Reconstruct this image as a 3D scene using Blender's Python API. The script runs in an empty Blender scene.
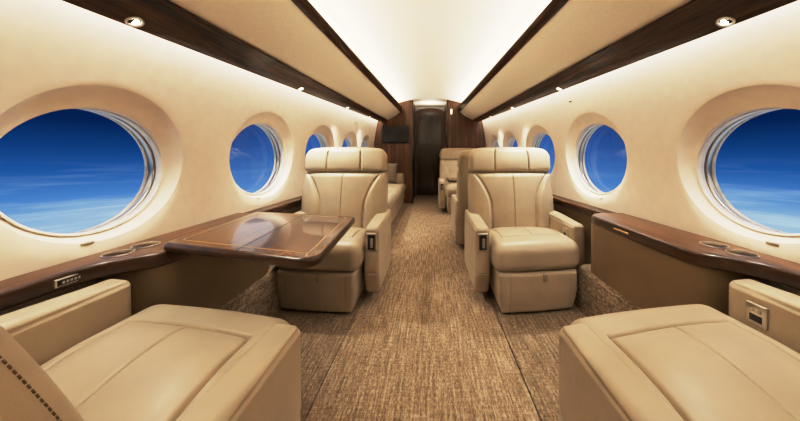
import bpy, bmesh, math, random
import numpy as np
from mathutils import Vector, Matrix
random.seed(4)
PI = math.pi
S = bpy.context.scene
COL = S.collection
H = 0.95          # eye height
F = 260.0         # focal length in pixels

# ------------------------------------------------------------------ object helpers
def link(o, parent=None):
    COL.objects.link(o)
    if parent is not None: o.parent = parent
    return o

def mesh_obj(name, verts, faces, mat, parent=None, smooth=True, loc=None, mats=None):
    me = bpy.data.meshes.new(name)
    me.from_pydata([tuple(map(float, v)) for v in verts], [], [tuple(int(i) for i in f) for f in faces])
    bm = bmesh.new(); bm.from_mesh(me)
    bmesh.ops.recalc_face_normals(bm, faces=bm.faces[:])
    bm.to_mesh(me); bm.free()
    if smooth:
        me.polygons.foreach_set('use_smooth', [True] * len(me.polygons))
    me.materials.append(mat)
    o = bpy.data.objects.new(name, me)
    if loc is not None: o.location = loc
    return link(o, parent)

def sharp(o, deg=35):
    """mark edges sharper than deg as sharp"""
    me = o.data
    bm = bmesh.new(); bm.from_mesh(me)
    for e in bm.edges:
        if len(e.link_faces) == 2 and e.calc_face_angle(0) > math.radians(deg): e.smooth = False
    bm.to_mesh(me); bm.free()
    return o

def tag(o, label=None, cat=None, group=None, kind=None):
    if label: o['label'] = label
    if cat: o['category'] = cat
    if group: o['group'] = group
    if kind: o['kind'] = kind
    return o

def empty(name, loc=(0, 0, 0), rz=0.0):
    o = bpy.data.objects.new(name, None)
    o.location = loc; o.rotation_euler = (0, 0, rz)
    o.empty_display_size = 0.05
    return link(o)

def copy_tree(o, parent=None):
    c = o.copy(); COL.objects.link(c); c.parent = parent
    for ch in list(o.children): copy_tree(ch, c)
    return c

class Geo:
    """collects verts and faces"""
    def __init__(s): s.v = []; s.f = []
    def add(s, v, f):
        b = len(s.v); s.v += [tuple(p) for p in v]; s.f += [tuple(i + b for i in q) for q in f]; return s
    def obj(s, name, mat, parent=None, smooth=True): return mesh_obj(name, s.v, s.f, mat, parent, smooth)

# ------------------------------------------------------------------ shape helpers
def axis_list(h, r, n, k, extra=()):
    c = [h - r + r * math.tan(PI / 4 * i / k) for i in range(1, k + 1)]
    inner = list(np.linspace(-(h - r), h - r, n + 1))
    for e in extra:
        inner = [x for x in inner if abs(x - e) > .0115 or abs(abs(x) - (h - r)) < 1e-9]
        inner += [e + d for d in (-.011, -.0065, -.004, -.002, 0, .002, .004, .0065, .011) if abs(e + d) < h - r - 1e-4]
    inner = sorted(inner)
    return [-x for x in reversed(c)] + inner + c

def rbox(c, h, r, n=(6, 6, 6), k=4, fn=None, extra=((), (), ())):
    """rounded box centred at c, half sizes h; fn(P, N, Q) deforms points (P local to centre, N face-ish normals, Q normalised -1..1)"""
    r = min(r, min(h) * 0.999)
    L = [axis_list(h[i], r, n[i], k, extra[i]) for i in range(3)]
    idx = {}; verts = []; faces = []
    def vid(p):
        key = tuple(int(round(x * 2e5)) for x in p)
        if key not in idx: idx[key] = len(verts); verts.append(p)
        return idx[key]
    for ax in range(3):
        a, b = (ax + 1) % 3, (ax + 2) % 3
        for sgn in (-1, 1):
            grid = []
            for u in L[a]:
                row = []
                for w in L[b]:
                    p = [0, 0, 0]; p[ax] = sgn * h[ax]; p[a] = u; p[b] = w
                    row.append(vid(p))
                grid.append(row)
            for i in range(len(grid) - 1):
                for j in range(len(grid[0]) - 1):
                    q = (grid[i][j], grid[i + 1][j], grid[i + 1][j + 1], grid[i][j + 1])
                    faces.append(q if sgn > 0 else q[::-1])
    P = np.array(verts, float); hh = np.array(h, float)
    inner = np.clip(P, -(hh - r), hh - r)
    d = P - inner
    N = d / np.maximum(np.linalg.norm(d, axis=1, keepdims=True), 1e-9)
    P = inner + N * r
    Q = P / hh
    if fn is not None: P = fn(P, N, Q)
    return P + np.array(c, float), faces

def sstep(a, b, x):
    t = np.clip((x - a) / (b - a), 0, 1); return t * t * (3 - 2 * t)

def groove(d, w=0.006, depth=0.008): return depth * np.exp(-(d / w) ** 2)

def lathe(profile, seg=32, c=(0, 0, 0), axis='z', cap=False):
    v = []; f = []
    for (r, z) in profile:
        for i in range(seg):
            a = 2 * PI * i / seg
            p = (r * math.cos(a), r * math.sin(a), z)
            v.append(p)
    for j in range(len(profile) - 1):
        for i in range(seg):
            i2 = (i + 1) % seg
            f.append((j * seg + i, j * seg + i2, (j + 1) * seg + i2, (j + 1) * seg + i))
    if cap:
        f.append(tuple(range(seg))[::-1]); f.append(tuple(range((len(profile) - 1) * seg, len(profile) * seg)))
    M = {'z': lambda p: p, 'x': lambda p: (p[2], p[0], p[1]), 'y': lambda p: (p[0], p[2], p[1])}[axis]
    v = [tuple(np.array(M(p)) + np.array(c)) for p in v]
    return v, f

def box(c, h):
    v = [(c[0] + sx * h[0], c[1] + sy * h[1], c[2] + sz * h[2]) for sx in (-1, 1) for sy in (-1, 1) for sz in (-1, 1)]
    f = [(0, 1, 3, 2), (4, 6, 7, 5), (0, 4, 5, 1), (2, 3, 7, 6), (0, 2, 6, 4), (1, 5, 7, 3)]
    return v, f

def offset_poly(pts, d):
    """inward offset of a CCW polygon"""
    n = len(pts); out = []
    for i in range(n):
        p0, p1, p2 = np.array(pts[i - 1]), np.array(pts[i]), np.array(pts[(i + 1) % n])
        e1 = (p1 - p0) / max(np.linalg.norm(p1 - p0), 1e-9); e2 = (p2 - p1) / max(np.linalg.norm(p2 - p1), 1e-9)
        n1 = np.array((-e1[1], e1[0])); n2 = np.array((-e2[1], e2[0]))
        m = n1 + n2; m = m / max(np.linalg.norm(m), 1e-9)
        out.append(tuple(p1 + m * d / max(0.35, float(m @ n1))))
    return out

def ccw(pts):
    a = sum(pts[i - 1][0] * pts[i][1] - pts[i][0] * pts[i - 1][1] for i in range(len(pts)))
    return pts if a > 0 else pts[::-1]

def slab(name, pts, z0, z1, r, mat, parent=None, holes=(), top_k=5, edge=None):
    """solid board with rounded top edge (and bottom edge), optional round holes in its top: holes = (x, y, radius)"""
    pts = ccw([tuple(p) for p in pts]); n = len(pts)
    rings = []
    rb = r * 0.8
    for k in range(top_k + 1):
        a = PI / 2 * k / top_k
        rings.append((rb - rb * math.sin(a), z0 + rb - rb * math.cos(a)))
    for k in range(top_k + 1):
        a = PI / 2 * k / top_k
        rings.append((r - r * math.cos(a), z1 - r + r * math.sin(a)))
    bm = bmesh.new(); R = []
    for (d, z) in rings:
        op = offset_poly(pts, d) if d > 1e-6 else pts
        R.append([bm.verts.new((p[0], p[1], z)) for p in op])
    for a, b in zip(R[:-1], R[1:]):
        for i in range(n):
            bm.faces.new((a[i], a[(i + 1) % n], b[(i + 1) % n], b[i]))
    bm.faces.new(R[0][::-1])
    edges = [bm.edges.get((R[-1][i], R[-1][(i + 1) % n])) for i in range(n)]
    if not holes:
        bm.faces.new(R[-1])
    else:
        for (hx, hy, hr) in holes:
            hv = [bm.verts.new((hx + hr * math.cos(2 * PI * i / 32), hy + hr * math.sin(2 * PI * i / 32), z1)) for i in range(32)]
            edges += [bm.edges.new((hv[i], hv[(i + 1) % 32])) for i in range(32)]
        bmesh.ops.triangle_fill(bm, use_beauty=True, use_dissolve=False, edges=edges)
    bmesh.ops.recalc_face_normals(bm, faces=bm.faces[:])
    for f in bm.faces:
        f.smooth = True
        if edge is not None and f.normal.z < .90: f.material_index = 1
    me = bpy.data.meshes.new(name); bm.to_mesh(me); bm.free()
    me.materials.append(mat)
    if edge is not None: me.materials.append(edge)
    o = link(bpy.data.objects.new(name, me), parent)
    return sharp(o, 40)

def round_corner(pts, rads, seg=8):
    out = []; n = len(pts)
    for i in range(n):
        r = rads[i] if isinstance(rads, (list, tuple)) else rads
        p0, p1, p2 = np.array(pts[i - 1], float), np.array(pts[i], float), np.array(pts[(i + 1) % n], float)
        if r <= 0: out.append(tuple(p1)); continue
        e1 = (p0 - p1) / np.linalg.norm(p0 - p1); e2 = (p2 - p1) / np.linalg.norm(p2 - p1)
        a, b = p1 + e1 * r, p1 + e2 * r
        for k in range(seg + 1):
            t = k / seg
            out.append(tuple((1 - t) ** 2 * a + 2 * t * (1 - t) * p1 + t * t * b))
    return out

# ------------------------------------------------------------------ materials
def new_mat(name):
    m = bpy.data.materials.new(name); m.use_nodes = True
    nt = m.node_tree; nt.nodes.clear()
    out = nt.nodes.new('ShaderNodeOutputMaterial')
    b = nt.nodes.new('ShaderNodeBsdfPrincipled')
    nt.links.new(b.outputs[0], out.inputs[0])
    return m, nt, b

def N(nt, t, **kw):
    n = nt.nodes.new(t)
    for k, v in kw.items():
        if k in n.inputs: n.inputs[k].default_value = v
        else: setattr(n, k, v)
    return n

def ramp(nt, stops):
    r = nt.nodes.new('ShaderNodeValToRGB')
    while len(r.color_ramp.elements) < len(stops): r.color_ramp.elements.new(0.5)
    for e, (p, c) in zip(r.color_ramp.elements, stops):
        e.position = p; e.color = (c[0], c[1], c[2], 1)
    return r

def mapping(nt, scale, rot=(0, 0, 0)):
    tc = nt.nodes.new('ShaderNodeTexCoord')
    mp = nt.nodes.new('ShaderNodeMapping')
    mp.inputs['Scale'].default_value = scale; mp.inputs['Rotation'].default_value = rot
    nt.links.new(tc.outputs['Object'], mp.inputs[0])
    return mp

def leather(name, col, rough=0.42, var=0.10, bump=0.12):
    m, nt, b = new_mat(name)
    mp = mapping(nt, (1, 1, 1))
    n1 = N(nt, 'ShaderNodeTexNoise', Scale=6.0, Detail=3.0)
    nt.links.new(mp.outputs[0], n1.inputs[0])
    r = ramp(nt, [(0.3, [c * (1 - var) for c in col]), (0.7, [min(1, c * (1 + var * .6)) for c in col])])
    nt.links.new(n1.outputs[0], r.inputs[0]); nt.links.new(r.outputs[0], b.inputs['Base Color'])
    v = N(nt, 'ShaderNodeTexVoronoi', Scale=420.0)
    nt.links.new(mp.outputs[0], v.inputs['Vector'])
    n2 = N(nt, 'ShaderNodeTexNoise', Scale=24.0, Detail=4.0, Distortion=1.2)
    nt.links.new(mp.outputs[0], n2.inputs[0])
    mx = N(nt, 'ShaderNodeMath', operation='MULTIPLY_ADD')
    nt.links.new(v.outputs['Distance'], mx.inputs[0]); mx.inputs[1].default_value = 0.25
    nt.links.new(n2.outputs[0], mx.inputs[2])
    bp = N(nt, 'ShaderNodeBump', Strength=bump, Distance=0.006)
    nt.links.new(mx.outputs[0], bp.inputs['Height']); nt.links.new(bp.outputs[0], b.inputs['Normal'])
    b.inputs['Roughness'].default_value = rough
    b.inputs['Specular IOR Level'].default_value = 0.4
    return m

def wood(name, dark, mid, light, grain='y', rough=0.16, coat=0.6, scale=1.0, planks=False):
    m, nt, b = new_mat(name)
    sc = {'x': (1.2, 26, 26), 'y': (26, 1.2, 26), 'z': (26, 26, 1.2)}[grain]
    mp = mapping(nt, [s * scale for s in sc])
    n0 = N(nt, 'ShaderNodeTexNoise', Scale=1.0, Detail=6.0, Roughness=0.62, Distortion=0.6)
    nt.links.new(mp.outputs[0], n0.inputs[0])
    mp2 = mapping(nt, [s * scale * 4.5 for s in sc])
    n1 = N(nt, 'ShaderNodeTexNoise', Scale=1.0, Detail=3.0, Roughness=0.5)
    nt.links.new(mp2.outputs[0], n1.inputs[0])
    mx = N(nt, 'ShaderNodeMath', operation='MULTIPLY_ADD')
    nt.links.new(n1.outputs[0], mx.inputs[0]); mx.inputs[1].default_value = 0.35
    nt.links.new(n0.outputs[0], mx.inputs[2])
    r = ramp(nt, [(0.45, dark), (0.66, mid), (0.88, light)])
    src = mx.outputs[0]
    nt.links.new(src, r.inputs[0])
    colout = r.outputs[0]
    if planks:      # book-matched veneer leaves: each vertical leaf a slightly different tone
        tc = nt.nodes.new('ShaderNodeTexCoord'); sp = nt.nodes.new('ShaderNodeSeparateXYZ')
        nt.links.new(tc.outputs['Object'], sp.inputs[0])
        fl = N(nt, 'ShaderNodeMath', operation='MULTIPLY'); nt.links.new(sp.outputs[0], fl.inputs[0]); fl.inputs[1].default_value = 9.0
        f2 = N(nt, 'ShaderNodeMath', operation='FLOOR'); nt.links.new(fl.outputs[0], f2.inputs[0])
        wn = N(nt, 'ShaderNodeTexWhiteNoise', noise_dimensions='1D'); nt.links.new(f2.outputs[0], wn.inputs['W'])
        mr = N(nt, 'ShaderNodeMapRange'); nt.links.new(wn.outputs[0], mr.inputs[0]); mr.inputs[3].default_value = 0.72; mr.inputs[4].default_value = 1.25
        mc = N(nt, 'ShaderNodeVectorMath', operation='SCALE'); nt.links.new(r.outputs[0], mc.inputs[0]); nt.links.new(mr.outputs[0], mc.inputs['Scale'])
        colout = mc.outputs[0]
    nt.links.new(colout, b.inputs['Base Color'])
    b.inputs['Roughness'].default_value = rough
    b.inputs['Coat Weight'].default_value = coat
    b.inputs['Coat Roughness'].default_value = 0.03
    return m

def plain(name, col, rough=0.5, metal=0.0, noise=0.05, nscale=30.0, bump=0.0):
    m, nt, b = new_mat(name)
    mp = mapping(nt, (1, 1, 1))
    n1 = N(nt, 'ShaderNodeTexNoise', Scale=nscale, Detail=3.0)
    nt.links.new(mp.outputs[0], n1.inputs[0])
    r = ramp(nt, [(0.3, [c * (1 - noise) for c in col]), (0.7, [min(1, c * (1 + noise)) for c in col])])
    nt.links.new(n1.outputs[0], r.inputs[0]); nt.links.new(r.outputs[0], b.inputs['Base Color'])
    b.inputs['Roughness'].default_value = rough; b.inputs['Metallic'].default_value = metal
    if bump:
        bp = N(nt, 'ShaderNodeBump', Strength=bump, Distance=0.004)
        nt.links.new(n1.outputs[0], bp.inputs['Height']); nt.links.new(bp.outputs[0], b.inputs['Normal'])
    return m

def emit(name, col, strength):
    m = bpy.data.materials.new(name); m.use_nodes = True
    nt = m.node_tree; nt.nodes.clear()
    out = nt.nodes.new('ShaderNodeOutputMaterial'); e = nt.nodes.new('ShaderNodeEmission')
    e.inputs[0].default_value = (*col, 1); e.inputs[1].default_value = strength
    nt.links.new(e.outputs[0], out.inputs[0]); return m

def carpet(name, gain=1.0, m2=(95, 7, 40), m3=(12, 170, 170)):
    m, nt, b = new_mat(name)
    # woven loops: short streaks along the cabin, in rows across it
    mp = mapping(nt, (210, 60, 120))
    n1 = N(nt, 'ShaderNodeTexNoise', Scale=1.0, Detail=2.0, Roughness=0.6)
    nt.links.new(mp.outputs[0], n1.inputs[0])
    mp2 = mapping(nt, m2)
    n2 = N(nt, 'ShaderNodeTexNoise', Scale=1.0, Detail=2.0)
    nt.links.new(mp2.outputs[0], n2.inputs[0])
    mp3 = mapping(nt, m3)
    n3 = N(nt, 'ShaderNodeTexNoise', Scale=1.0, Detail=1.0)
    nt.links.new(mp3.outputs[0], n3.inputs[0])
    a1 = N(nt, 'ShaderNodeMath', operation='MULTIPLY_ADD'); nt.links.new(n2.outputs[0], a1.inputs[0]); a1.inputs[1].default_value = 0.80; nt.links.new(n1.outputs[0], a1.inputs[2])
    a2 = N(nt, 'ShaderNodeMath', operation='MULTIPLY_ADD'); nt.links.new(n3.outputs[0], a2.inputs[0]); a2.inputs[1].default_value = 0.32; nt.links.new(a1.outputs[0], a2.inputs[2])
    g = gain
    r = ramp(nt, [(0.78, (.10 * g, .060 * g, .028 * g)), (0.98, (.25 * g, .160 * g, .085 * g)), (1.0, (.29 * g, .19 * g, .105 * g)), (1.0, (.47 * g, .335 * g, .205 * g))])
    r.color_ramp.elements[2].position = 1.0
    mr = N(nt, 'ShaderNodeMapRange'); mr.inputs[1].default_value = 0.76; mr.inputs[2].default_value = 1.36
    nt.links.new(a2.outputs[0], mr.inputs[0])
    r2 = ramp(nt, [(0.12, (.165 * g, .118 * g, .078 * g)), (0.40, (.28 * g, .208 * g, .143 * g)), (0.6, (.34 * g, .262 * g, .185 * g)), (0.88, (.52 * g, .42 * g, .31 * g))])
    nt.links.new(mr.outputs[0], r2.inputs[0])
    nt.nodes.remove(r)
    nt.links.new(r2.outputs[0], b.inputs['Base Color'])
    b.inputs['Roughness'].default_value = 0.95; b.inputs['Specular IOR Level'].default_value = 0.1
    bp = N(nt, 'ShaderNodeBump', Strength=0.5, Distance=0.004)
    nt.links.new(a2.outputs[0], bp.inputs['Height']); nt.links.new(bp.outputs[0], b.inputs['Normal'])
    return m

M_leather = leather('cream_leather', (.435, .366, .278))
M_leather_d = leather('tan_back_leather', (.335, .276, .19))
M_side = leather('taupe_side_panel', (.25, .175, .10), rough=0.5, bump=0.05)
M_stitch = plain('brown_thread', (.17, .115, .065), 0.8)
M_pillow = plain('grey_brown_fabric', (.16, .125, .085), 0.9, noise=.25, nscale=160, bump=.4)
M_wall = plain('cream_wall_fabric', (.79, .69, .585), 0.65, noise=.035, nscale=22, bump=.06)
M_bin = plain('cream_bin_fabric', (.96, .875, .73), 0.6, noise=.03, nscale=60, bump=.04)
M_ceil = plain('ivory_ceiling', (.85, .755, .615), 0.6, noise=.015, nscale=8)
M_wood = wood('walnut_gloss', (.016, .006, .002), (.045, .018, .007), (.11, .048, .019), 'y', rough=.26, coat=.10)
M_wood.node_tree.nodes['Principled BSDF'].inputs['Specular IOR Level'].default_value = .22
M_ledge = wood('walnut_ledge', (.030, .010, .003), (.075, .028, .009), (.19, .080, .029), 'y', rough=.3, coat=.12)
M_table = wood('walnut_table', (.030, .011, .004), (.078, .033, .012), (.21, .098, .041), 'y', rough=.22, coat=.42, scale=.8)
M_edge = wood('walnut_edge', (.018, .006, .002), (.045, .017, .006), (.085, .035, .013), 'y', rough=.3, coat=.12)
M_bowl = plain('cup_bowl_metal', (.44, .36, .27), 0.35, metal=1.0)
M_panel = wood('walnut_veneer', (.028, .009, .003), (.085, .032, .009), (.20, .082, .024), 'z', rough=.38, coat=.12, scale=.7, planks=True)
M_door = wood('dark_walnut_door', (.008, .003, .0012), (.022, .008, .003), (.05, .02, .008), 'z', rough=.2, coat=.35, scale=.7)
M_gold = plain('gold_inlay', (.62, .40, .18), 0.3, metal=.6)
M_inlaydark = plain('dark_inlay', (.03, .013, .006), 0.3)
M_steel = plain('brushed_steel', (.62, .58, .52), 0.28, metal=1.0)
M_ring = plain('pale_window_ring', (.74, .70, .62), 0.35, metal=.0)
M_seal = plain('dark_seal', (.20, .185, .165), 0.5)
M_black = plain('black_plastic', (.012, .012, .013), 0.3)
M_screen = plain('dark_screen', (.012, .014, .015), 0.5)
M_white = plain('white_plastic', (.72, .66, .55), 0.4)
M_plate = plain('beige_plate', (.62, .54, .42), 0.35, metal=.2)
M_grey = plain('grey_button', (.35, .33, .30), 0.4)
M_led = emit('warm_led', (1.0, .935, .82), 16.0)
M_led_c = emit('warm_ceiling_led', (1.0, .91, .75), 12.0)
M_lens = emit('downlight_glow', (1.0, .90, .74), 40.0)
M_carpet = carpet('woven_carpet', .98)
M_carpet2 = carpet('woven_carpet_shaded', .80)  # same carpet as the aisle, shade at the sides put into the colour
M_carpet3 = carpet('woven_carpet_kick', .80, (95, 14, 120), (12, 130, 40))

def glass(name):
    m = bpy.data.materials.new(name); m.use_nodes = True
    nt = m.node_tree; nt.nodes.clear()
    out = nt.nodes.new('ShaderNodeOutputMaterial')
    t = nt.nodes.new('ShaderNodeBsdfTransparent'); g = nt.nodes.new('ShaderNodeBsdfGlossy'); g.inputs['Roughness'].default_value = .02
    t.inputs[0].default_value = (.97, .98, .99, 1)
    mx = nt.nodes.new('ShaderNodeMixShader')
    lw = nt.nodes.new('ShaderNodeFresnel'); lw.inputs[0].default_value = 1.25
    mul = N(nt, 'ShaderNodeMath', operation='MULTIPLY'); nt.links.new(lw.outputs[0], mul.inputs[0]); mul.inputs[1].default_value = .07
    nt.links.new(mul.outputs[0], mx.inputs[0])
    nt.links.new(t.outputs[0], mx.inputs[1]); nt.links.new(g.outputs[0], mx.inputs[2]); nt.links.new(mx.outputs[0], out.inputs[0])
    return m
M_glass = glass('window_pane_glass')

# ------------------------------------------------------------------ sky
def build_world():
    w = bpy.data.worlds.new('sky'); S.world = w; w.use_nodes = True
    nt = w.node_tree; nt.nodes.clear()
    out = nt.nodes.new('ShaderNodeOutputWorld'); bg = nt.nodes.new('ShaderNodeBackground')
    tc = nt.nodes.new('ShaderNodeTexCoord'); sp = nt.nodes.new('ShaderNodeSeparateXYZ')
    nt.links.new(tc.outputs['Generated'], sp.inputs[0])
    el = N(nt, 'ShaderNodeMath', operation='ARCSINE'); nt.links.new(sp.outputs[2], el.inputs[0])
    # streaky cirrus
    mp = nt.nodes.new('ShaderNodeMapping'); mp.inputs['Scale'].default_value = (2.2, 2.2, 30); mp.inputs['Rotation'].default_value = (0.05, 0.04, 0)
    nt.links.new(tc.outputs['Generated'], mp.inputs[0])
    nz = N(nt, 'ShaderNodeTexNoise', Scale=1.6, Detail=6.0, Roughness=.55, Distortion=.3); nt.links.new(mp.outputs[0], nz.inputs[0])
    mr = N(nt, 'ShaderNodeMapRange'); nt.links.new(el.outputs[0], mr.inputs[0])
    d = math.radians
    mr.inputs[1].default_value = d(-15); mr.inputs[2].default_value = d(35)
    def pos(e): return (e + 15) / 50
    r = ramp(nt, [(pos(-15), (.34, .42, .54)), (pos(-8.6), (.22, .33, .48)), (pos(-5), (.060, .165, .37)), (pos(-1.5), (.012, .082, .235)), (pos(1.5), (.0045, .044, .155)),
                  (pos(5), (.0010, .015, .078)), (pos(8.0), (.0006, .010, .06)), (pos(9.5), (.78, .77, .78)), (pos(24), (.78, .77, .78)), (pos(34), (.02, .09, .32))])  # white band above the directly seen sky, added to whiten the table reflection
    nt.links.new(mr.outputs[0], r.inputs[0])
    # cloud veil, mostly below the horizon
    mk = N(nt, 'ShaderNodeMapRange'); nt.links.new(el.outputs[0], mk.inputs[0])
    mk.inputs[1].default_value = d(0.5); mk.inputs[2].default_value = d(-7); mk.inputs[3].default_value = 0; mk.inputs[4].default_value = 1
    cr = ramp(nt, [(.50, (0, 0, 0)), (.80, (.36, .36, .36))]); nt.links.new(nz.outputs[0], cr.inputs[0])
    mm = N(nt, 'ShaderNodeMath', operation='MULTIPLY'); nt.links.new(cr.outputs[0], mm.inputs[0]); nt.links.new(mk.outputs[0], mm.inputs[1])
    mix = nt.nodes.new('ShaderNodeMix'); mix.data_type = 'RGBA'
    nt.links.new(mm.outputs[0], mix.inputs[0]); nt.links.new(r.outputs[0], mix.inputs[6]); mix.inputs[7].default_value = (.62, .70, .82, 1)
    # paler towards the nose of the aircraft
    ya = N(nt, 'ShaderNodeMapRange'); nt.links.new(sp.outputs[1], ya.inputs[0])
    ya.inputs[1].default_value = .68; ya.inputs[2].default_value = .90; ya.inputs[3].default_value = 0; ya.inputs[4].default_value = .80
    mk2 = N(nt, 'ShaderNodeMapRange'); nt.links.new(el.outputs[0], mk2.inputs[0])
    mk2.inputs[1].default_value = d(9); mk2.inputs[2].default_value = d(7.5)
    mm2 = N(nt, 'ShaderNodeMath', operation='MULTIPLY'); nt.links.new(ya.outputs[0], mm2.inputs[0]); nt.links.new(mk2.outputs[0], mm2.inputs[1])
    r2 = ramp(nt, [(pos(-10), (.09, .22, .46)), (pos(-5), (.060, .17, .39)), (pos(8), (.016, .072, .24))]); nt.links.new(mr.outputs[0], r2.inputs[0])
    mix2 = nt.nodes.new('ShaderNodeMix'); mix2.data_type = 'RGBA'
    nt.links.new(mm2.outputs[0], mix2.inputs[0]); nt.links.new(mix.outputs[2], mix2.inputs[6]); nt.links.new(r2.outputs[0], mix2.inputs[7])
    nt.links.new(mix2.outputs[2], bg.inputs[0]); bg.inputs[1].default_value = 1.0
    nt.links.new(bg.outputs[0], out.inputs[0])
build_world()

# ------------------------------------------------------------------ cabin cross-section
Y0, Y1, YD = -1.2, 5.45, 6.67
def z_trim_top(Y): return 1.600 + .079 * Y
def z_trim_bot(Y): return 1.592 + .060 * Y
def z_bin_bot(Y): return 1.430 + .058 * Y
def z_lip(Y): return 1.340 + .067 * Y
def z_ceil(Y): return 1.840 + .064 * Y
def z_wtop(Y): return 1.40 + .067 * Y
A_TT, A_TB, A_BB, A_LIP, A_W, A_WT = .58, .62, .90, 1.02, 1.205, 1.085
def wall_a(Y, z):
    q = (z - .70) / (z_wtop(Y) - .70)
    q = max(0.0, q)
    return A_W - .12 * q ** 2

# window table: Y centre, half width, half height
WINS = [(0.965, .245, .228), (1.925, .304, .256), (2.86, .330, .250), (3.87, .33, .25), (4.80, .31, .25)]
BAYS = [(Y0, .42), (.42, 1.44), (1.44, 2.37), (2.37, 3.36), (3.36, 4.34), (4.34, Y1)]

def win_place(sx, yc, ry):
    zc = .88 + .034 * yc
    if yc < 1: zc -= .009
    elif yc < 2 and sx < 0: yc -= .022; ry += .006
    return yc, ry, zc
def wall_with_windows(side):
    sx = 1 if side == 'right' else -1
    g = Geo()
    ZT = 26
    def surf(Y, t):      # t 0 floor .. 1 top
        z = t * z_wtop(Y)
        return (sx * wall_a(Y, z), Y, z)
    for bi, (ya, yb) in enumerate(BAYS):
        if bi == 0:
            v = []; f = []
            for i in range(5):
                for j in range(ZT + 1): v.append(surf(ya + (yb - ya) * i / 4, j / ZT))
            for i in range(4):
                for j in range(ZT): a = i * (ZT + 1) + j; f.append((a, a + ZT + 1, a + ZT + 2, a + 1))
            g.add(v, f); continue
        yc, ry, rz = WINS[bi - 1]
        yc, ry, zc = win_place(sx, yc, ry)
        NB = 20
        # boundary loop in (Y, z), counted from the lower near corner
        bd = []
        for i in range(NB): bd.append((ya + (yb - ya) * i / NB, 0.0))
        for j in range(ZT): bd.append((yb, j / ZT))
        for i in range(NB): bd.append((yb + (ya - yb) * i / NB, 1.0))
        for j in range(ZT): bd.append((ya, 1 - j / ZT))
        bd = [(Y, t * z_wtop(Y)) for (Y, t) in bd]
        angs = [math.atan2((z - zc) / .9, (Y - yc) / .62) for (Y, z) in bd]
        rim_y, rim_z, zr = ry + .047, rz + .054, zc + .026
        loops = []
        n = len(bd)
        def ell(k, a, b, cz): return (yc + a * math.cos(angs[k]), cz + b * math.sin(angs[k]))
        NR = 12
        for s in range(NR + 1):
            t = s / NR
            L = []
            for k in range(n):
                e = ell(k, rim_y, rim_z, zr)
                Y = bd[k][0] + (e[0] - bd[k][0]) * t; z = bd[k][1] + (e[1] - bd[k][1]) * t
                L.append((sx * wall_a(Y, z), Y, z))
            loops.append(L)
        # dished recess from the rim to the throat
        prof = [(.985, .0004), (.965, .0018), (.94, .0042), (.88, .0105), (.75, .0205), (.6, .0295), (.45, .0365), (.3, .0415), (.15, .0445), (.05, .046), (0, .047), (-.01, .052), (-.0, .066)]
        for (s, d) in prof:
            L = []
            a = ry + (rim_y - ry) * s; b = rz + (rim_z - rz) * s; cz = zc + (zr - zc) * s
            for k in range(n):
                Y, z = ell(k, a, b, cz)
                L.append((sx * (wall_a(Y, z) + d), Y, z))
            loops.append(L)
        v = [p for L in loops for p in L]; f = []
        for j in range(len(loops) - 1):
            for k in range(n):
                k2 = (k + 1) % n
                f.append((j * n + k, j * n + k2, (j + 1) * n + k2, (j + 1) * n + k))
        g.add(v, f)
    # cove pocket above the wall, behind the valance
    v = []; f = []
    for i in range(13):
        Y = Y0 + (Y1 - Y0) * i / 12
        v += [(sx * A_WT, Y, z_wtop(Y)), (sx * 1.08, Y, z_wtop(Y) + .03), (sx * .96, Y, z_wtop(Y) + .03)]
    for i in range(12):
        for j in range(2): a = i * 3 + j; f.append((a, a + 3, a + 4, a + 1))
    g.add(v, f)
    o = g.obj('wall_' + side, M_wall)
    bm = bmesh.new(); bm.from_mesh(o.data); bmesh.ops.remove_doubles(bm, verts=bm.verts[:], dist=1e-5)
    bmesh.ops.recalc_face_normals(bm, faces=bm.faces[:]); bm.to_mesh(o.data); bm.free()
    tag(o, kind='structure')
    return o

def elliptic_ring(sx, yc, zc, rings):
    """rings: list of (dry, drz, x)"""
    n = 72; v = []; f = []
    for (a, b, x) in rings:
        for k in range(n):
            t = 2 * PI * k / n
            v.append((sx * x, yc + a * math.cos(t), zc + b * math.sin(t)))
    for j in range(len(rings) - 1):
        for k in range(n):
            k2 = (k + 1) % n
            f.append((j * n + k, j * n + k2, (j + 1) * n + k2, (j + 1) * n + k))
    return v, f

win_no = [0]
def windows(side):
    sx = 1 if side == 'right' else -1
    for (yc, ry, rz) in WINS:
        win_no[0] += 1
        yc, ry, zc = win_place(sx, yc, ry)
        root = empty('window_%d' % win_no[0], (0, 0, 0)); tag(root, kind='structure')
        wx = wall_a(yc, zc)
        def ring(nm, mat, prof):
            v, f = elliptic_ring(sx, yc, zc, [(ry + e, (rz + e) * (1 + .35 * (d - .046)), wx + d) for (e, d) in prof])
            mesh_obj(nm, v, f, mat, root)
        ring('window_frame', M_ring, [(.004, .046), (-.003, .047), (-.004, .050), (-.004, .074), (-.002, .077)])
        ring('window_seal', M_seal, [(-.002, .077), (.003, .079), (.003, .086)])
        ring('window_bezel', M_steel, [(.003, .086), (-.003, .088), (-.004, .091), (-.004, .106), (-.001, .108)])
        ring('window_seal', M_seal, [(-.001, .108), (.003, .110), (.003, .116)])
        ring('window_bezel', M_ring, [(.003, .116), (-.003, .118), (-.004, .124), (.0, .132), (.05, .136)])
        a, b = ry, rz * 1.03
        n = 72
        v = [(sx * (wx + .128), yc + (a + .002) * math.cos(2 * PI * k / n), zc + (b + .002) * math.sin(2 * PI * k / n)) for k in range(n)]
        mesh_obj('window_pane', v, [tuple(range(n))], M_glass, root, smooth=False)

for sd in ('left', 'right'):
    wall_with_windows(sd); windows(sd)

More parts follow.
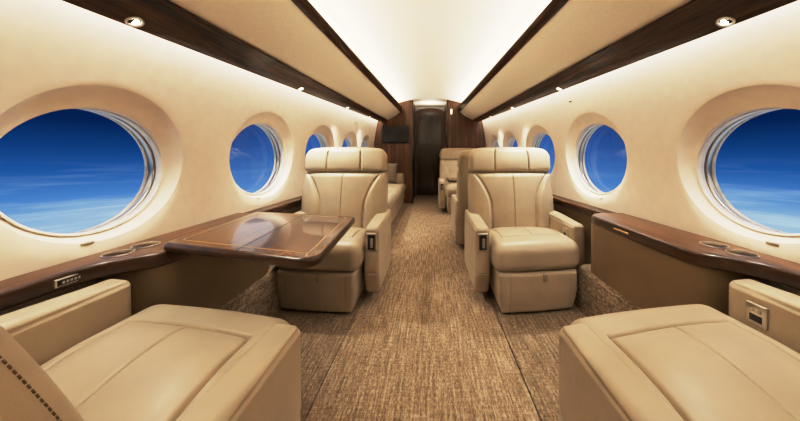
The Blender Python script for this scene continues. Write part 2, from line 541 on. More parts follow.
# floor: side strips and the aisle runner meet in thin seams
def strip(name, x0, x1, y0, y1, mat, z=0.0, t=.02):
    v, f = box(((x0 + x1) / 2, (y0 + y1) / 2, z - t / 2), ((x1 - x0) / 2, (y1 - y0) / 2, t / 2))
    return mesh_obj(name, v, f, mat, smooth=False)
fl = Geo()
fl.add(*box((0, (Y0 + YD) / 2, -.03), (1.3, (YD - Y0) / 2 + .05, .025)))
o = fl.obj('floor', M_black, smooth=False); tag(o, kind='structure')
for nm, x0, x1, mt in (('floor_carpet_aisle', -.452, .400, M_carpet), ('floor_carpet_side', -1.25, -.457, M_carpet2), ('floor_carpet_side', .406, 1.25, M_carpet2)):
    o = strip(nm, x0, x1, Y0, YD, mt, 0.0, .006); tag(o, kind='structure')

# ceiling dome
v = []; f = []; NA = 24; NY = 16
for i in range(NY + 1):
    Y = Y0 + (YD + .05 - Y0) * i / NY
    for j in range(NA + 1):
        a = -1 + 2 * j / NA
        zs = z_trim_top(Y) + .075
        z = zs + (z_ceil(Y) - zs) * (1 - abs(a) ** 2.3)
        v.append((.66 * a, Y, z))
for i in range(NY):
    for j in range(NA): a = i * (NA + 1) + j; f.append((a, a + NA + 1, a + NA + 2, a + 1))
o = mesh_obj('ceiling', v, f, M_ceil); tag(o, kind='structure')

# overhead bins with crown trim and valance
def extrude_profile(name, prof, ys, mat, parent=None, closed=True):
    """prof(Y) -> list of (x, z)"""
    v = []; f = []
    for Y in ys: v += [(x, Y, z) for (x, z) in prof(Y)]
    n = len(prof(ys[0])); m = n if closed else n - 1
    for i in range(len(ys) - 1):
        for j in range(m):
            j2 = (j + 1) % n
            f.append((i * n + j, i * n + j2, (i + 1) * n + j2, (i + 1) * n + j))
    if closed:
        f.append(tuple(range(n))); f.append(tuple(range((len(ys) - 1) * n, len(ys) * n))[::-1])
    return sharp(mesh_obj(name, v, f, mat, parent), 50)
YS = list(np.linspace(Y0, Y1, 14))
def curve3(p, q, bulge, n=8):
    """points from p to q bowed towards the cabin by bulge"""
    p, q = np.array(p), np.array(q); d = q - p; nrm = np.array((d[1], -d[0])); nrm = nrm / np.linalg.norm(nrm)
    if nrm[1] > 0: nrm = -nrm
    return [tuple(p + d * t + nrm * bulge * 4 * t * (1 - t)) for t in np.linspace(0, 1, n)]

downlight_spots = []
for sd, sx in (('left', -1), ('right', 1)):
    root = empty('overhead_bin', (0, 0, 0))
    tag(root, 'long cream overhead bin with walnut edges above the %s windows' % ('left' if sx < 0 else 'right'), 'overhead bin')
    def face(Y):
        pts = curve3((A_TB, z_trim_bot(Y)), (A_BB, z_bin_bot(Y)), .018, 9)
        pts = pts + [(1.0, z_bin_bot(Y) + .03), (1.0, z_wtop(Y) + .10), (.67, z_trim_top(Y) + .095), (A_TB + .02, z_trim_top(Y) - .004)]
        return [(sx * x, z) for x, z in pts]
    extrude_profile('bin_face', face, YS, M_bin, root)
    def crown(Y):
        zt, zb = z_trim_top(Y), z_trim_bot(Y)
        h = max(zt - zb, .012)
        pts = [(A_TB + .004, zb - .004), (A_TB - .006, zb - .006), (A_TT - .004, zt - .35 * h), (A_TT - .006, zt - .1 * h), (A_TT, zt + .003), (A_TT + .012, zt + .003), (A_TT + .014, zt - .012), (.655, zt - .012), (.655, zb + .02)]
        return [(sx * x, z) for x, z in pts]
    extrude_profile('crown_trim', crown, YS, M_wood, root)
    def val(Y):
        zc, zl = z_bin_bot(Y), z_lip(Y)
        pts = [(A_BB - .012, zc + .004), (A_BB - .016, zc - .008), (A_BB - .004, zc - .016)] + curve3((A_BB + .012, zc - .022), (A_LIP - .006, zl - .004), .004, 6) + \
              [(A_LIP, zl), (A_LIP + .003, zl + .008), (A_LIP - .004, zl + .016), (A_LIP - .03, zl + .045), (A_LIP - .03, zl + .10), (A_BB + .02, zc + .02)]
        return [(sx * x, z) for x, z in pts]
    extrude_profile('valance', val, YS, M_wood, root)
    # light strips in the coves
    def led(Y):
        z = z_wtop(Y) + .022
        return [(sx * x, zz) for x, zz in ((1.012, z), (1.05, z), (1.05, z + .006), (1.012, z + .006))]
    o = extrude_profile('light_strip', led, YS, M_led); tag(o, 'warm light strip tucked behind the %s walnut valance above the windows' % sd, 'light strip')
    def led2(Y):
        z = z_trim_top(Y) - .006
        return [(sx * x, zz) for x, zz in ((.605, z), (.640, z), (.640, z + .005), (.605, z + .005))]
    o = extrude_profile('light_strip', led2, YS, M_led_c); tag(o, 'warm light strip along the %s edge of the ceiling dome' % sd, 'light strip')
    # downlights set in the valance
    for k, Y in enumerate((.87, 1.99, 3.12, 4.25)):
        t = .74
        p = np.array((A_BB + (A_LIP - A_BB) * t, z_bin_bot(Y) + (z_lip(Y) - z_bin_bot(Y)) * t - .014))
        dl = empty('downlight', (sx * p[0], Y, p[1]))
        ang = math.atan2(z_bin_bot(Y) - z_lip(Y), A_LIP - A_BB)
        dl.rotation_euler = (0, sx * ang * .8, 0)
        where = ['above the big round window', 'above the second window', 'above the third window', 'the one nearest the bulkhead'][k]
        tag(dl, 'round recessed downlight in the %s walnut valance, %s' % (sd, where), 'downlight', 'downlights in the valances')
        vv, ff = lathe([(.030, .012), (.030, -.002), (.027, -.005), (.023, -.004), (.020, .002), (.019, .010)], 28)
        vv = [(x * .78, y * .78, z) for x, y, z in vv]; mesh_obj('trim_ring', vv, ff, M_steel, dl)
        vv, ff = lathe([(.0005, .001), (.012, .001), (.0195, .003), (.0195, .008)], 28)
        vv = [(x * .78, y * .78, z) for x, y, z in vv]; mesh_obj('lens', vv, ff, M_lens, dl)
        downlight_spots.append((sx, Y, p[0], p[1]))

# bulkhead partitions, vestibule, door
def bulk_poly(sx):
    pts = [(sx * .365, 0.0), (sx * 1.19, 0.0), (sx * 1.205, .7)]
    for t in np.linspace(.15, 1, 8):
        z = .7 + (z_wtop(Y1) - .7) * t; pts.append((sx * wall_a(Y1, z), z))
    pts += [(sx * .95, z_wtop(Y1) + .12), (sx * .66, z_trim_top(Y1) + .10)]
    for a in (.9, .8, .7, .62, .365 / .66):
        zs = z_trim_top(Y1) + .075
        pts.append((sx * .66 * a, zs + (z_ceil(Y1) - zs) * (1 - a ** 2.3)))
    return pts
for sd, sx in (('left', -1), ('right', 1)):
    p = bulk_poly(sx); n = len(p)
    v = [(x, Y1, z) for x, z in p] + [(x, Y1 + .05, z) for x, z in p]
    f = [tuple(range(n)), tuple(range(n, 2 * n))[::-1]] + [(i, (i + 1) % n, n + (i + 1) % n, n + i) for i in range(n)]
    o = mesh_obj('wall_bulkhead_' + sd, v, f, M_panel, smooth=False); tag(o, kind='structure')
    # vestibule side wall
    zt = z_ceil(Y1) - .01
    v, f = box((sx * .40, (Y1 + YD) / 2 + .02, 1.14), (.03, (YD - Y1) / 2 - .03, 1.14))
    o = mesh_obj('wall_vestibule_' + sd, v, f, M_panel, smooth=False); tag(o, kind='structure')
    # edge post of the opening
    v, f = rbox((sx * .362, Y1 + .02, 1.08), (.014, .036, 1.078), .006, (1, 1, 4), 2)
    o = mesh_obj('trim_1' if sx < 0 else 'trim_2', v, f, M_door); tag(o, kind='structure')
# door wall
w = Geo()
w.add(*box((0, YD + .08, 1.2), (1.2, .02, 1.25)))
o = w.obj('wall_front', M_ceil, smooth=False); tag(o, kind='structure')
w = Geo(); w.add(*box((0, Y0 - .02, 1.0), (1.25, .02, 1.05)))
o = w.obj('wall_rear', M_wall, smooth=False); tag(o, kind='structure')
door = empty('door_1', (0, YD, 0)); tag(door, kind='structure')
def arch(x0, x1, z0, z1, rise, y0, y1):
    top = [(x1 + (x0 - x1) * t, z1 + rise * (1 - (2 * t - 1) ** 2)) for t in np.linspace(0, 1, 15)]
    p = [(x0, z0), (x1, z0)] + top; n = len(p)
    v = [(x, y0, z) for x, z in p] + [(x, y1, z) for x, z in p]
    f = [tuple(range(n)), tuple(range(n, 2 * n))[::-1]] + [(i, (i + 1) % n, n + (i + 1) % n, n + i) for i in range(n)]
    return v, f
v, f = arch(-.365, .375, 0.002, 2.14, .08, -.02, .05)
mesh_obj('door_frame', v, f, M_panel, door, smooth=False)
v, f = arch(-.30, .29, 0.004, 2.02, .09, -.035, -.021)
mesh_obj('door_leaf', v, f, M_door, door, smooth=False)
v, f = arch(-.235, .225, 1.30, 1.86, .08, -.041, -.036)
mesh_obj('door_panel', v, f, M_door, door, smooth=False)
v, f = arch(-.235, .225, .12, 1.22, .0, -.041, -.036)
mesh_obj('door_panel', v, f, M_door, door, smooth=False)
v, f = rbox((.25, -.048, 1.02), (.012, .012, .05), .006, (1, 1, 1), 2)
mesh_obj('door_handle', v, f, M_steel, door)

# bulkhead television, right switch plate
tv = empty('television', (-.72, Y1, 1.27)); tag(tv, 'black flat television mounted on the walnut bulkhead', 'television')
v, f = rbox((0, -.018, .178), (.275, .016, .178), .008, (2, 1, 2), 2); mesh_obj('bezel', v, f, M_black, tv)
v, f = box((0, -.0352, .18), (.258, .0006, .160)); mesh_obj('screen', v, f, M_screen, tv, smooth=False)
sw = empty('exit_light', (.445, Y1, 1.86)); tag(sw, 'small lit white plate high on the right walnut bulkhead', 'sign light')
v, f = rbox((0, -.009, .06), (.022, .008, .06), .005, (1, 1, 1), 2); mesh_obj('housing', v, f, M_white, sw)
v, f = box((0, -.0176, .06), (.014, .0005, .045)); mesh_obj('lens', v, f, emit('plate_glow', (1, .86, .62), 2.0), sw, smooth=False)

# small fittings on the side walls
def on_wall(sx, Y, z, off=0.0):
    a = wall_a(Y, z); dz = .01
    sl = (wall_a(Y, z + dz) - wall_a(Y, z - dz)) / (2 * dz)
    return (sx * (a - off), Y, z), math.atan(sl)
def wall_plate(name, sx, Y, z, hy, hz, label, cat, group=None, mat=M_plate, off=0.0):
    p, th = on_wall(sx, Y, z, off)
    root = empty(name, p); root.rotation_euler = (0, sx * th, 0)
    tag(root, label, cat, group)
    v, f = rbox((sx * .0025, 0, 0), (.004, hy, hz), .0035, (1, 2, 1), 2); mesh_obj('plate', v, f, mat, root)
    v, f = rbox((-sx * .0015, 0, 0), (.0012, hy * .62, hz * .5), .002, (1, 1, 1), 2); mesh_obj('button', v, f, M_plate if mat is not M_white else M_black, root)
    return root
for sx, sd in ((-1, 'left'), (1, 'right')):
    wall_plate('shade_switch', sx, .915, .650, .019, .006, 'small oval shade switch under the big %s window' % sd, 'switch', None, M_plate, .0)
    wall_plate('shade_switch', sx, 1.83, .668, .013, .005, 'small shade switch under the second window on the %s wall' % sd, 'switch', None, M_plate, .0)
wall_plate('wall_vent', 1, 2.07, 1.40, .030, .010, 'small slotted pale vent high on the right wall', 'vent', None, M_white, .003)
wall_plate('service_panel', -1, 3.97, 1.49, .14, .045, 'pale service panel high on the left wall near the bulkhead', 'panel', None, M_wall)
wall_plate('service_panel', -1, 4.90, 1.50, .03, .02, 'tiny dark-buttoned plate high on the left wall next to the bulkhead', 'panel', None, M_plate)

# ------------------------------------------------------------------ side consoles
Z_LEDGE = .61
def cup(parent, x, y):
    root = mesh_obj('cup_holder', *lathe([(.041, .000), (.041, .003), (.039, .0045), (.0365, .0042), (.0352, .001), (.035, -.006)], 36, (x, y, Z_LEDGE)), M_steel, parent)
    sharp(mesh_obj('cup_bowl', *lathe([(.035, -.006), (.0345, -.03), (.033, -.043), (.0005, -.043)], 36, (x, y, Z_LEDGE)), M_bowl, root), 45)
    return sharp(root, 45)
def console(sx):
    sd = 'left' if sx < 0 else 'right'
    root = empty('side_console', (0, 0, 0))
    tag(root, 'walnut topped side console with cup holders under the big %s window' % sd, 'console')
    front = [(1.62, 1.06), (1.60, 1.005), (1.56, .968), (1.50, .958), (1.40, .955), (1.2, .953), (1.05, .952), (.99, .953), (.955, .958), (.925, .975), (.895, 1.015), (.865, 1.052), (.835, 1.074), (.80, 1.085), (.76, 1.090), (.6, 1.092), (.2, 1.092), (-.7, 1.092)]
    poly = [(sx * x, y) for (y, x) in front] + [(sx * 1.200, -.7), (sx * 1.200, 1.62)]
    slab('wood_top', poly, Z_LEDGE - .052, Z_LEDGE, .012, M_ledge, root, holes=[(sx * 1.105, .922, .0355), (sx * 1.105, 1.012, .0355)], edge=M_edge)
    for y in (.922, 1.012): cup(root, sx * 1.105, y)
    # upholstered side panel following the wood, stepping back beside the seat
    path = [(1.60, 1.16), (1.60, 1.01), (1.575, .975), (1.53, .966), (1.2, .963), (1.0, .963), (.965, .97), (.94, .995), (.925, 1.04), (.92, 1.17)]
    v = []; f = []
    for (y, x) in path:
        for z in (.262, .41, Z_LEDGE - .050): v.append((sx * x, y, z))
    for i in range(len(path) - 1):
        for j in range(2): a = i * 3 + j; f.append((a, a + 3, a + 4, a + 1))
    o = mesh_obj('side_panel', v, f, M_side, root); sharp(o, 60)
    # thin light piping just below the wood
    kp = [(1.68, .955), (1.6, .955), (1.2, .952), (.95, .952), (.925, .965), (.925, 1.17)]
    v = []; f = []
    for (y, x) in kp:
        for (z, dx) in ((0.0, -.018), (.235, -.006), (.258, .004), (.266, .03), (.266, .15)): v.append((sx * (x + dx), y, z))
    for i in range(len(kp) - 1):
        for j in range(4): a = i * 5 + j; f.append((a, a + 5, a + 6, a + 1))
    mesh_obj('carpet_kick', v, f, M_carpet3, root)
    # far, lower and narrower run of the ledge behind the facing seats
    root2 = empty('side_ledge', (0, 0, 0))
    tag(root2, 'narrow walnut side ledge running behind the seats on the %s' % sd, 'ledge')
    poly = [(sx * 1.095, 1.625), (sx * 1.095, 5.44), (sx * 1.20, 5.44), (sx * 1.20, 1.625)]
    slab('wood_top', poly, .545, .600, .010, M_wood, root2)
    v, f = box((sx * 1.160, 3.53, .27), (.035, 1.90, .27)); mesh_obj('side_panel', v, f, M_side, root2, smooth=False)
    return root
for sx in (-1, 1):
    root = console(sx)
    if sx < 0:
        pl = mesh_obj('outlet_plate', *rbox((-1.0885, .785, .583), (.004, .033, .0125), .003, (1, 2, 1), 2), M_steel, root)
        mesh_obj('socket', *rbox((-1.0838, .785, .583), (.0015, .028, .0085), .001, (1, 1, 1), 1), M_black, pl)
        for i in range(5):
            if i == 0: gg = Geo()
            gg.add(*box((-1.0818, .768 + .0085 * i, .583), (.0005, .0026, .0036)))
        gg.obj('socket_contact', M_grey, pl, smooth=False)
    else:
        mesh_obj('latch_plate', *rbox((.9545, 1.30, .585), (.003, .05, .004), .002, (1, 2, 1), 2), M_gold, root)

# ------------------------------------------------------------------ fold-out tables
def table(name, sx, pts, label, z0=.613, z1=.645):
    cx = sum(p[0] for p in pts) / 4; cy = sum(p[1] for p in pts) / 4
    root = empty(name, (cx, cy, 0)); tag(root, label, 'table')
    L = [(x - cx, y - cy) for x, y in pts]
    rr = round_corner(L, [.02, .075, .04, .02], 8)
    # bow the aisle end a little
    slab('table_top', rr, z0, z1, .015, M_table, root, edge=M_edge)
    q = round_corner(offset_poly(ccw(L), .042), .02, 6)
    q2 = offset_poly(ccw(q), .0045)
    n = len(q); q = ccw(q)
    v = [(x, y, z1 + .0006) for x, y in q] + [(x, y, z1 + .0006) for x, y in q2]
    f = [(i, (i + 1) % n, n + (i + 1) % n, n + i) for i in range(n)]
    mesh_obj('inlay_line', v, f, M_gold, root, smooth=False)
    # fold seam, running along the cabin
    a = np.array(L[0]) * .48 + np.array(L[1]) * .52; b = np.array(L[3]) * .48 + np.array(L[2]) * .52
    d = (b - a) / np.linalg.norm(b - a); nn = np.array((-d[1], d[0])) * .0022
    a = a + d * .004; b = b - d * .004
    v = [(*(a + nn), z1 + .0007), (*(a - nn), z1 + .0007), (*(b - nn), z1 + .0007), (*(b + nn), z1 + .0007)]
    mesh_obj('fold_seam', v, [(0, 1, 2, 3)], M_inlaydark, root, smooth=False)
    # bearer that slides out of the console
    v, f = rbox((sx * .105, 0, z0 - .022), (.165, .035, .0215), .008, (2, 1, 1), 2); mesh_obj('bearer', v, f, M_steel, root)
    return root
table('folding_table', -1, [(-.965, .933), (-.340, .772), (-.386, 1.367), (-1.007, 1.496)],
      'glossy walnut table folded out from the left console between the facing seats')

# ------------------------------------------------------------------ seats
def seat_mesh(sh):
    """cushion, back, arms of one seat, front towards -y; sh = how far the seat is racked (dy/dx)"""
    def rack(P): P = P.copy(); P[:, 1] += sh * P[:, 0]; return P
    return rack

def make_chair(name, label, loc, rz, rack=0.0, arm_l=.52, arm_r=.52, group=None, recline=0.0, shift=0.0, wx=1.0, lift=0.0, arm_x=(.3265, .3265), bx=1.0, stitch=False, plate='left', rear=False, fine=True, arm_front=(-.31, -.31)):
    root = empty(name, loc, rz); tag(root, label, 'seat', group)
    def R(P):
        P = np.array(P, float).copy(); P[:, 0] *= wx; P[:, 1] += rack * P[:, 0]
        P[:, 2] += lift * sstep(.1, .3, P[:, 2]); return P
    def part(nm, P, faces, mat=M_leather, parent=root): return mesh_obj(nm, R(P), faces, mat, parent)
    nx = 84 if fine else 26
    # --- seat cushion
    c = np.array((0, -.160, .342)); h = (.279, .270, .090)
    def fn(P, Nn, Q):
        P = P.copy(); x = P[:, 0]; y = P[:, 1]
        top = np.clip(Nn[:, 2], 0, 1)
        P[:, 2] += top * (.020 * (1 - np.clip(Q[:, 0], -1, 1) ** 2) * (1 - np.clip(Q[:, 1], -1, 1) ** 2))
        P[:, 2] -= top * .040 * sstep(-.2, 1, Q[:, 1])           # dips to the back
        yf = -.270 + .135                                        # front border seam
        dip = np.zeros(len(P))
        inside = (y > yf - .012)
        dip = np.maximum(dip, groove(y - yf, .0045, .011) * (np.abs(x) < .205))
        for s in (-1, 1): dip = np.maximum(dip, groove(x - s * .200, .0045, .011) * sstep(yf - .012, yf, y))
        dip = np.maximum(dip, groove(x, .0035, .006) * sstep(yf - .005, yf + .005, y))
        for s in (-1, 1): dip = np.maximum(dip, groove(x - s * .235, .006, .004) * (1 - sstep(yf - .06, yf, y)) * 0)
        pan = sstep(.0, .05, .200 - np.abs(x)) * sstep(0, .05, y - yf)
        dip = dip - .005 * pan + .006 * (1 - pan) * 0
        P[:, 2] -= top * dip
        # front face bulges
        fr = np.clip(-Nn[:, 1], 0, 1)
        P[:, 1] -= fr * .014 * (1 - np.clip(Q[:, 0], -1, 1) ** 2)
        return P
    P, fc = rbox(c, h, .062, (nx // 2, nx // 2, 3), 5, fn, ((-.2, 0, .2), (-.135,), ())); part('seat_cushion', P, fc)
    # --- back
    tilt = .17 + recline
    def lean(P):
        P = P.copy(); z = P[:, 2]; P[:, 0] *= bx
        P[:, 1] += np.maximum(z - .36, -.1) * tilt + shift
        return P
    hb = (.352, .060, .262); cb = np.array((0, .100, .575))
    def bolster(z): return .178 + .125 * np.clip((z - .54) / .28, 0, 1.2) ** 2.0
    def fb(P, Nn, Q):
        P = P.copy(); x = P[:, 0]; z = P[:, 2] + cb[2]
        fr = np.clip(-Nn[:, 1], 0, 1)
        narrow = 1 - .02 * sstep(.3, 1, Q[:, 2])
        xs = bolster(z)
        dip = groove(np.abs(x) - xs, .0062, .014)
        dip = np.maximum(dip, groove(x, .004, .007))
        for q in (-1, 1): P[:, 0] -= q * np.clip(Nn[:, 0] * q, 0, 1) * groove(P[:, 1] + .0165, .0045, .012)
        outside = sstep(0, .03, np.abs(x) - xs)
        bulge = .024 * outside * (1 - sstep(.24, .36, np.abs(x))) + .018 * (1 - outside) * (1 - (x / np.maximum(xs, .01)) ** 2) 
        P[:, 1] -= fr * (bulge - dip)
        P[:, 1] -= fr * .016 * (1 - np.clip(Q[:, 2], -1, 1) ** 2)
        P[:, 0] *= narrow
        return P
    P, fc = rbox(cb, hb, .042, (nx + 16, 1, nx - 10), 4, fb, ((0,), (-.0165,), ())); part('backrest', lean(P), fc)
    if stitch:      # twin-needle stitching down both sides of the back
        for q in (-1, 1):
            g = Geo()
            for k in range(60):
                z0 = .375 + k * .0070
                for zz, dz in ((z0, .0046),):
                    qz = (zz - .575) / .262
                    x = q * .3345 * (1 - .02 * float(sstep(.3, 1, np.array(qz))))
                    v, f = box((x, .100 - .0545 - .0125 * (1 - qz * qz), zz), (.0012, .0010, dz / 2)); g.add(lean(np.array(v)), f)
            part('stitching', g.v, g.f, M_stitch)
    hh = (.345, .062, .103); ch = np.array((0, .094, .937))
    def fh(P, Nn, Q):
        P = P.copy(); x = P[:, 0]; q = Q[:, 2]
        fr = np.clip(-Nn[:, 1], 0, 1)
        dip = np.zeros(len(P))
        for s in (-1, 1): dip = np.maximum(dip, groove(x - s * .142, .005, .014))
        P[:, 1] -= fr * (.016 * (1 - q ** 2) - dip)
        up = sstep(.0, 1, q)
        P[:, 0] *= 1 - .075 * up ** 2
        P[:, 2] -= .018 * np.clip(np.abs(Q[:, 0]), 0, 1) ** 4 * up
        up_n = np.clip(Nn[:, 2], 0, 1)
        for s in (-1, 1): P[:, 2] -= up_n * groove(x - s * .142, .007, .009)
        return P
    P, fc = rbox(ch, hh, .034, (nx // 2, 3, 14), 5, fh, ((-.142, .142), (), ())); part('headrest', lean(P), fc)
    # shell behind
    hs = (.345, .052, .345); cs = np.array((0, .185, .655))
    def fs(P, Nn, Q):
        P = P.copy()
        P[:, 0] *= 1 - .05 * sstep(.2, 1, Q[:, 2]) ** 2
        bk = np.clip(Nn[:, 1], 0, 1)
        P[:, 1] += bk * (.03 * (1 - np.clip(Q[:, 0], -1, 1) ** 2) - .03 * sstep(.2, 1, Q[:, 2]))
        P[:, 1] -= bk * groove(P[:, 2] + .11, .006, .006)
        return P
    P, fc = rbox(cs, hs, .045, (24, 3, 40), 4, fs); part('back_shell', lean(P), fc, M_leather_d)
    # --- armrests
    for s, top, nm, afr in ((-1, arm_l, 'left', arm_front[0]), (1, arm_r, 'right', arm_front[1])):
        zb = .065; y0, y1 = afr, .245
        ha = (.0480, (y1 - y0) / 2, (top - zb) / 2); ca = np.array((s * arm_x[0 if s < 0 else 1], (y0 + y1) / 2, (top + zb) / 2))
        def fa(P, Nn, Q, s=s):
            P = P.copy()
            P[:, 1] += .045 * sstep(-.2, -1, Q[:, 2]) * np.clip(-Q[:, 1], 0, 1)          # bottom front swept back
            P[:, 2] -= .016 * sstep(0.2, -1, Q[:, 1]) * np.clip(Q[:, 2], 0, 1)             # top slopes to the front
            sd = np.abs(Nn[:, 0]); fr = np.clip(-Nn[:, 1], 0, 1)
            z = P[:, 2] + ca[2]; y = P[:, 1]
            out = np.clip(Nn[:, 0] * s, 0, 1)
            # seam lines: top border, lower front
            dz = groove(P[:, 2] - (ha[2] - .026), .0045, .007)
            P[:, 0] -= s * out * dz
            P[:, 0] += s * np.clip(-Nn[:, 0] * s, 0, 1) * dz * .8
            P[:, 1] += fr * groove(z - .21, .004, .006)
            P[:, 0] -= np.sign(P[:, 0]) * sd * groove(z - .21, .004, .004)
            P[:, 0] *= 1 + .05 * (1 - Q[:, 2] ** 2)
            return P
        P, fc = rbox(ca, ha, .024, (4, 18, 30), 4, fa, ((), (), (ha[2] - .026, .21 - ca[2])))
        part('armrest', P, fc)
        if s < 0 and plate == 'left' or s > 0 and plate == 'right':      # control plate on the aisle-side front
            xx = s * (arm_x[0 if s < 0 else 1] + .0035); yy = afr - .0045; zz = top - .105
            v, f = rbox((xx, yy + .003, zz), (.034, .006, .058), .004, (1, 1, 1), 2); pl = part('control_plate', v, f, M_steel)
            v, f = rbox((xx, yy - .0035, zz), (.0235, .003, .047), .002, (1, 1, 1), 1); part('handset_slot', v, f, M_black, pl)
            v, f = rbox((xx + .004, yy - .008, zz - .004), (.009, .004, .030), .003, (1, 1, 1), 2); part('handset', v, f, M_grey, pl)
        if plate != 'none' and (s > 0) == (plate == 'left'):              # small plate on the window arm, inner face
            xx = s * (arm_x[0 if s < 0 else 1] - .05); yy = afr + .085; zz = top - .085
            v, f = rbox((xx, yy, zz), (.0055, .026, .032), .004, (1, 1, 1), 2); pl = part('switch_plate', v, f, M_steel)
            v, f = rbox((xx - s * .0052, yy, zz - .010), (.0015, .015, .010), .001, (1, 1, 1), 1); part('switch_button', v, f, M_black, pl)
            for q in (-1, 1):
                v, f = rbox((xx - s * .0052, yy + q * .009, zz + .012), (.0014, .0045, .005), .001, (1, 1, 1), 1); part('switch_button', v, f, M_grey, pl)
    # --- leg rest and base
    hl = (.252, .150, .124); cl = np.array((0, -.275, .134))
    def fl_(P, Nn, Q):
        P = P.copy(); x = P[:, 0]
        P[:, 0] *= 1 - .075 * sstep(.1, -1, Q[:, 2]) + 0
        fr = np.clip(-Nn[:, 1], 0, 1)
        P[:, 1] -= fr * .012 * (1 - np.clip(Q[:, 0], -1, 1) ** 2)
        P[:, 1] += .014 * sstep(.2, -1, Q[:, 2]) * np.clip(-Q[:, 1], 0, 1)
        for s in (-1, 1): P[:, 1] += fr * groove(x - s * .190, .004, .004)
        return P
    P, fc = rbox(cl, hl, .022, (nx - 10, 4, 12), 4, fl_); part('leg_rest', P, fc)
    v, f = rbox((0.03, -.437, .228), (.014, .006, .024), .005, (1, 1, 1), 2); part('pull_tab', v, f, M_leather_d)
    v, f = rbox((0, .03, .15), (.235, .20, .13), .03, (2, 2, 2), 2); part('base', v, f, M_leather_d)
    v, f = rbox((0, -.05, .012), (.20, .26, .011), .006, (2, 2, 1), 2); part('floor_track', v, f, M_black)
    v, f = rbox((.235, .035, .425), (.022, .018, .012), .006, (1, 1, 1), 2); part('seat_belt_buckle', v, f, M_plate)
    return root

# two big seats in front, facing away towards the others
make_chair('lounge_seat', 'cream leather seat beside the left console, facing away, its stitched backrest partly in view', (-.685, .440, 0), PI, rack=-.18, arm_l=.455, arm_r=.540, plate='none', arm_front=(-.375, -.365), lift=.030, shift=-.020, recline=.18, stitch=True, arm_x=(.268, .335), bx=.88)
make_chair('lounge_seat', 'cream leather seat beside the right console, facing away, control plate on its window armrest', (.685, .440, 0), PI, rack=.18, arm_l=.540, arm_r=.455, plate='right', arm_front=(-.365, -.375), recline=.25, shift=.05, lift=.030, arm_x=(.335, .268), bx=.88)
# facing pair
make_chair('lounge_seat', 'cream leather seat facing us behind the folded-out walnut table', (-.703, 2.0, 0), 0, rack=-.10, plate='right')
make_chair('lounge_seat', 'cream leather seat facing us on the right, full front and leg rest visible', (.665, 2.0, 0), 0, rack=.12, plate='left')
# further seats on the right
make_chair('lounge_seat', 'cream seat facing away, its tan back shell against the facing seat on the right', (.635, 2.90, 0), PI, plate='none', fine=False)
far = make_chair('lounge_seat', 'cream leather seat farthest down the aisle on the right by the bulkhead', (.555, 4.78, 0), 0, plate='left', fine=False)
far.scale = (1.06, 1.06, 1.10)
table('folding_table', 1, [(1.13, 3.55), (.245, 3.55), (.245, 4.05), (1.13, 4.05)][::1], 'small dark walnut table between the two far seats on the right')

# ------------------------------------------------------------------ divan, pillow
def divan():
    root = empty('divan_sofa', (-.80, 4.1, 0)); tag(root, 'long cream leather divan along the left wall before the bulkhead', 'sofa')
    y0, y1 = -1.20, 1.25
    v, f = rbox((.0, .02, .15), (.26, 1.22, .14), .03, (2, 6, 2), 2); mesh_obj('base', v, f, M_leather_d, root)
    L = (y1 - y0 - .24) / 3
    for k in range(3):
        yc = y0 + .12 + L * (k + .5)
        def fq(P, Nn, Q):
            P = P.copy(); P[:, 2] += np.clip(Nn[:, 2], 0, 1) * .02 * (1 - np.clip(Q[:, 0], -1, 1) ** 2) * (1 - np.clip(Q[:, 1], -1, 1) ** 2)
            P[:, 0] += np.clip(Nn[:, 0], 0, 1) * .015 * (1 - np.clip(Q[:, 2], -1, 1) ** 2); return P
        v, f = rbox((.03, yc, .365), (.27, L / 2 - .002, .078), .05, (8, 8, 2), 4, fq); mesh_obj('seat_cushion', v, f, M_leather, root)
        def fk(P, Nn, Q):
            P = P.copy(); P[:, 0] += np.clip(Nn[:, 0], 0, 1) * .02 * (1 - np.clip(Q[:, 1], -1, 1) ** 2) * (1 - np.clip(Q[:, 2], -1, 1) ** 2)
            P[:, 0] -= (P[:, 2]) * .12; return P
        v, f = rbox((-.225, yc, .62), (.045, L / 2 - .002, .19), .045, (2, 8, 8), 4, fk); mesh_obj('backrest_cushion', v, f, M_leather, root)
    for s in (-1, 1):
        yc = y0 + .06 if s < 0 else y1 - .06
        v, f = rbox((.0, yc, .37), (.275, .058, .27), .04, (4, 2, 4), 4); mesh_obj('armrest', v, f, M_leather, root)
    return root
divan()
def pillow(loc, rot, label):
    n = 22; v = []; f = []; 
    for side in (1, -1):
        for i in range(n + 1):
            for j in range(n + 1):
                a, b = -1 + 2 * i / n, -1 + 2 * j / n
                k = 1 - .10 * (1 - b * b) if True else 1
                k2 = 1 - .10 * (1 - a * a)
                t = .075 * ((1 - a ** 2) * (1 - b ** 2)) ** .45
                v.append((a * .165 * k, side * t, b * .20 * k2))
    m = (n + 1) ** 2
    for s in (0, 1):
        for i in range(n):
            for j in range(n): q = s * m + i * (n + 1) + j; f.append((q, q + n + 1, q + n + 2, q + 1))
    o = mesh_obj('throw_pillow', v, f, M_pillow, loc=loc); o.rotation_euler = rot
    bm = bmesh.new(); bm.from_mesh(o.data); bmesh.ops.remove_doubles(bm, verts=bm.verts[:], dist=1e-4); bmesh.ops.recalc_face_normals(bm, faces=bm.faces[:]); bm.to_mesh(o.data); bm.free()
    tag(o, label, 'pillow')
    return o
pillow((-.785, 4.95, .672), (-.22, .10, .25), 'grey-brown throw pillow leaning on the far arm of the divan')

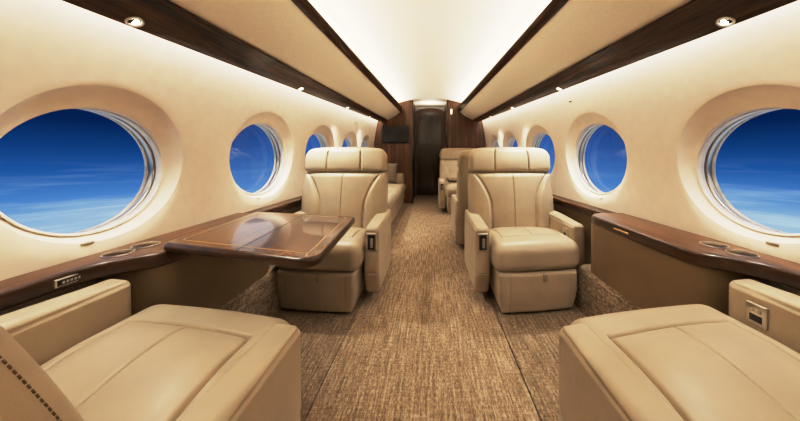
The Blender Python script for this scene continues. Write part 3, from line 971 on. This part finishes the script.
# ------------------------------------------------------------------ lamps
def lamp(name, kind, loc, rot, energy, col=(1, .93, .80), **kw):
    d = bpy.data.lights.new(name, kind); d.energy = energy; d.color = col
    for k, v in kw.items(): setattr(d, k, v)
    o = bpy.data.objects.new(name, d); o.location = loc; o.rotation_euler = rot
    return link(o)
for (sx, Y, a, z) in downlight_spots:
    lamp('downlight_beam', 'SPOT', (sx * (a - .004), Y, z - .016), (0, sx * .22, 0), 14.0 if Y < 1 else 28.0, spot_size=1.9, spot_blend=.8, shadow_soft_size=.02)

lamp('vestibule_fill', 'AREA', (0, 6.0, 1.98), (PI, 0, 0), 3.0, shape='DISK', size=.25)  # added fill aimed upwards to brighten the vestibule ceiling, no fitting there
# cove lamps: lie behind the crown trim and wash the dome from both sides
for sx in (-1, 1):
    yc, ln = 2.15, 6.5
    slope = math.atan(.079)
    p = Vector((sx * .618, yc, z_trim_top(yc) + .004))
    ydir = Vector((0, math.cos(slope), math.sin(slope)))
    aim = Vector((-sx * .55, 0, .30)).normalized()
    zax = -(aim - ydir * aim.dot(ydir)).normalized()
    xax = ydir.cross(zax).normalized()
    o = lamp('cove_lamp', 'AREA', p, (0, 0, 0), 13.5, (1, .92, .80), shape='RECTANGLE', size=.02, size_y=ln, spread=math.radians(95))
    o.matrix_world = Matrix((xax, ydir, zax)).transposed().to_4x4(); o.location = p
# ------------------------------------------------------------------ camera and view
cam = bpy.data.cameras.new('camera'); co = link(bpy.data.objects.new('camera', cam))
co.location = (0, 0, H); co.rotation_euler = (PI / 2, 0, 0)
cam.sensor_width = 36; cam.lens = F / 800 * 36; cam.sensor_fit = 'HORIZONTAL'
cam.shift_x = -30 / 800; cam.shift_y = -52.5 / 800
cam.clip_start = .01; cam.clip_end = 200
S.camera = co
S.view_settings.view_transform = 'Standard'; S.view_settings.look = 'None'
S.view_settings.exposure = 0.0
# soft shoulder, like the photograph's tone curve
S.view_settings.use_curve_mapping = True
cm = S.view_settings.curve_mapping
cm.white_level = (3, 3, 3)
cv = cm.curves[3]
for (x, y) in ((.023, .075), (.05, .20), (.1, .48), (.15, .685), (.24, .83), (.40, .91), (.667, .975)): cv.points.new(x, y)
cm.update()
cy = S.cycles
cy.use_denoising = True
cy.max_bounces = 10; cy.diffuse_bounces = 6; cy.glossy_bounces = 4; cy.transparent_max_bounces = 12
cy.sample_clamp_indirect = 6.0
cy.caustics_reflective = False; cy.caustics_refractive = False
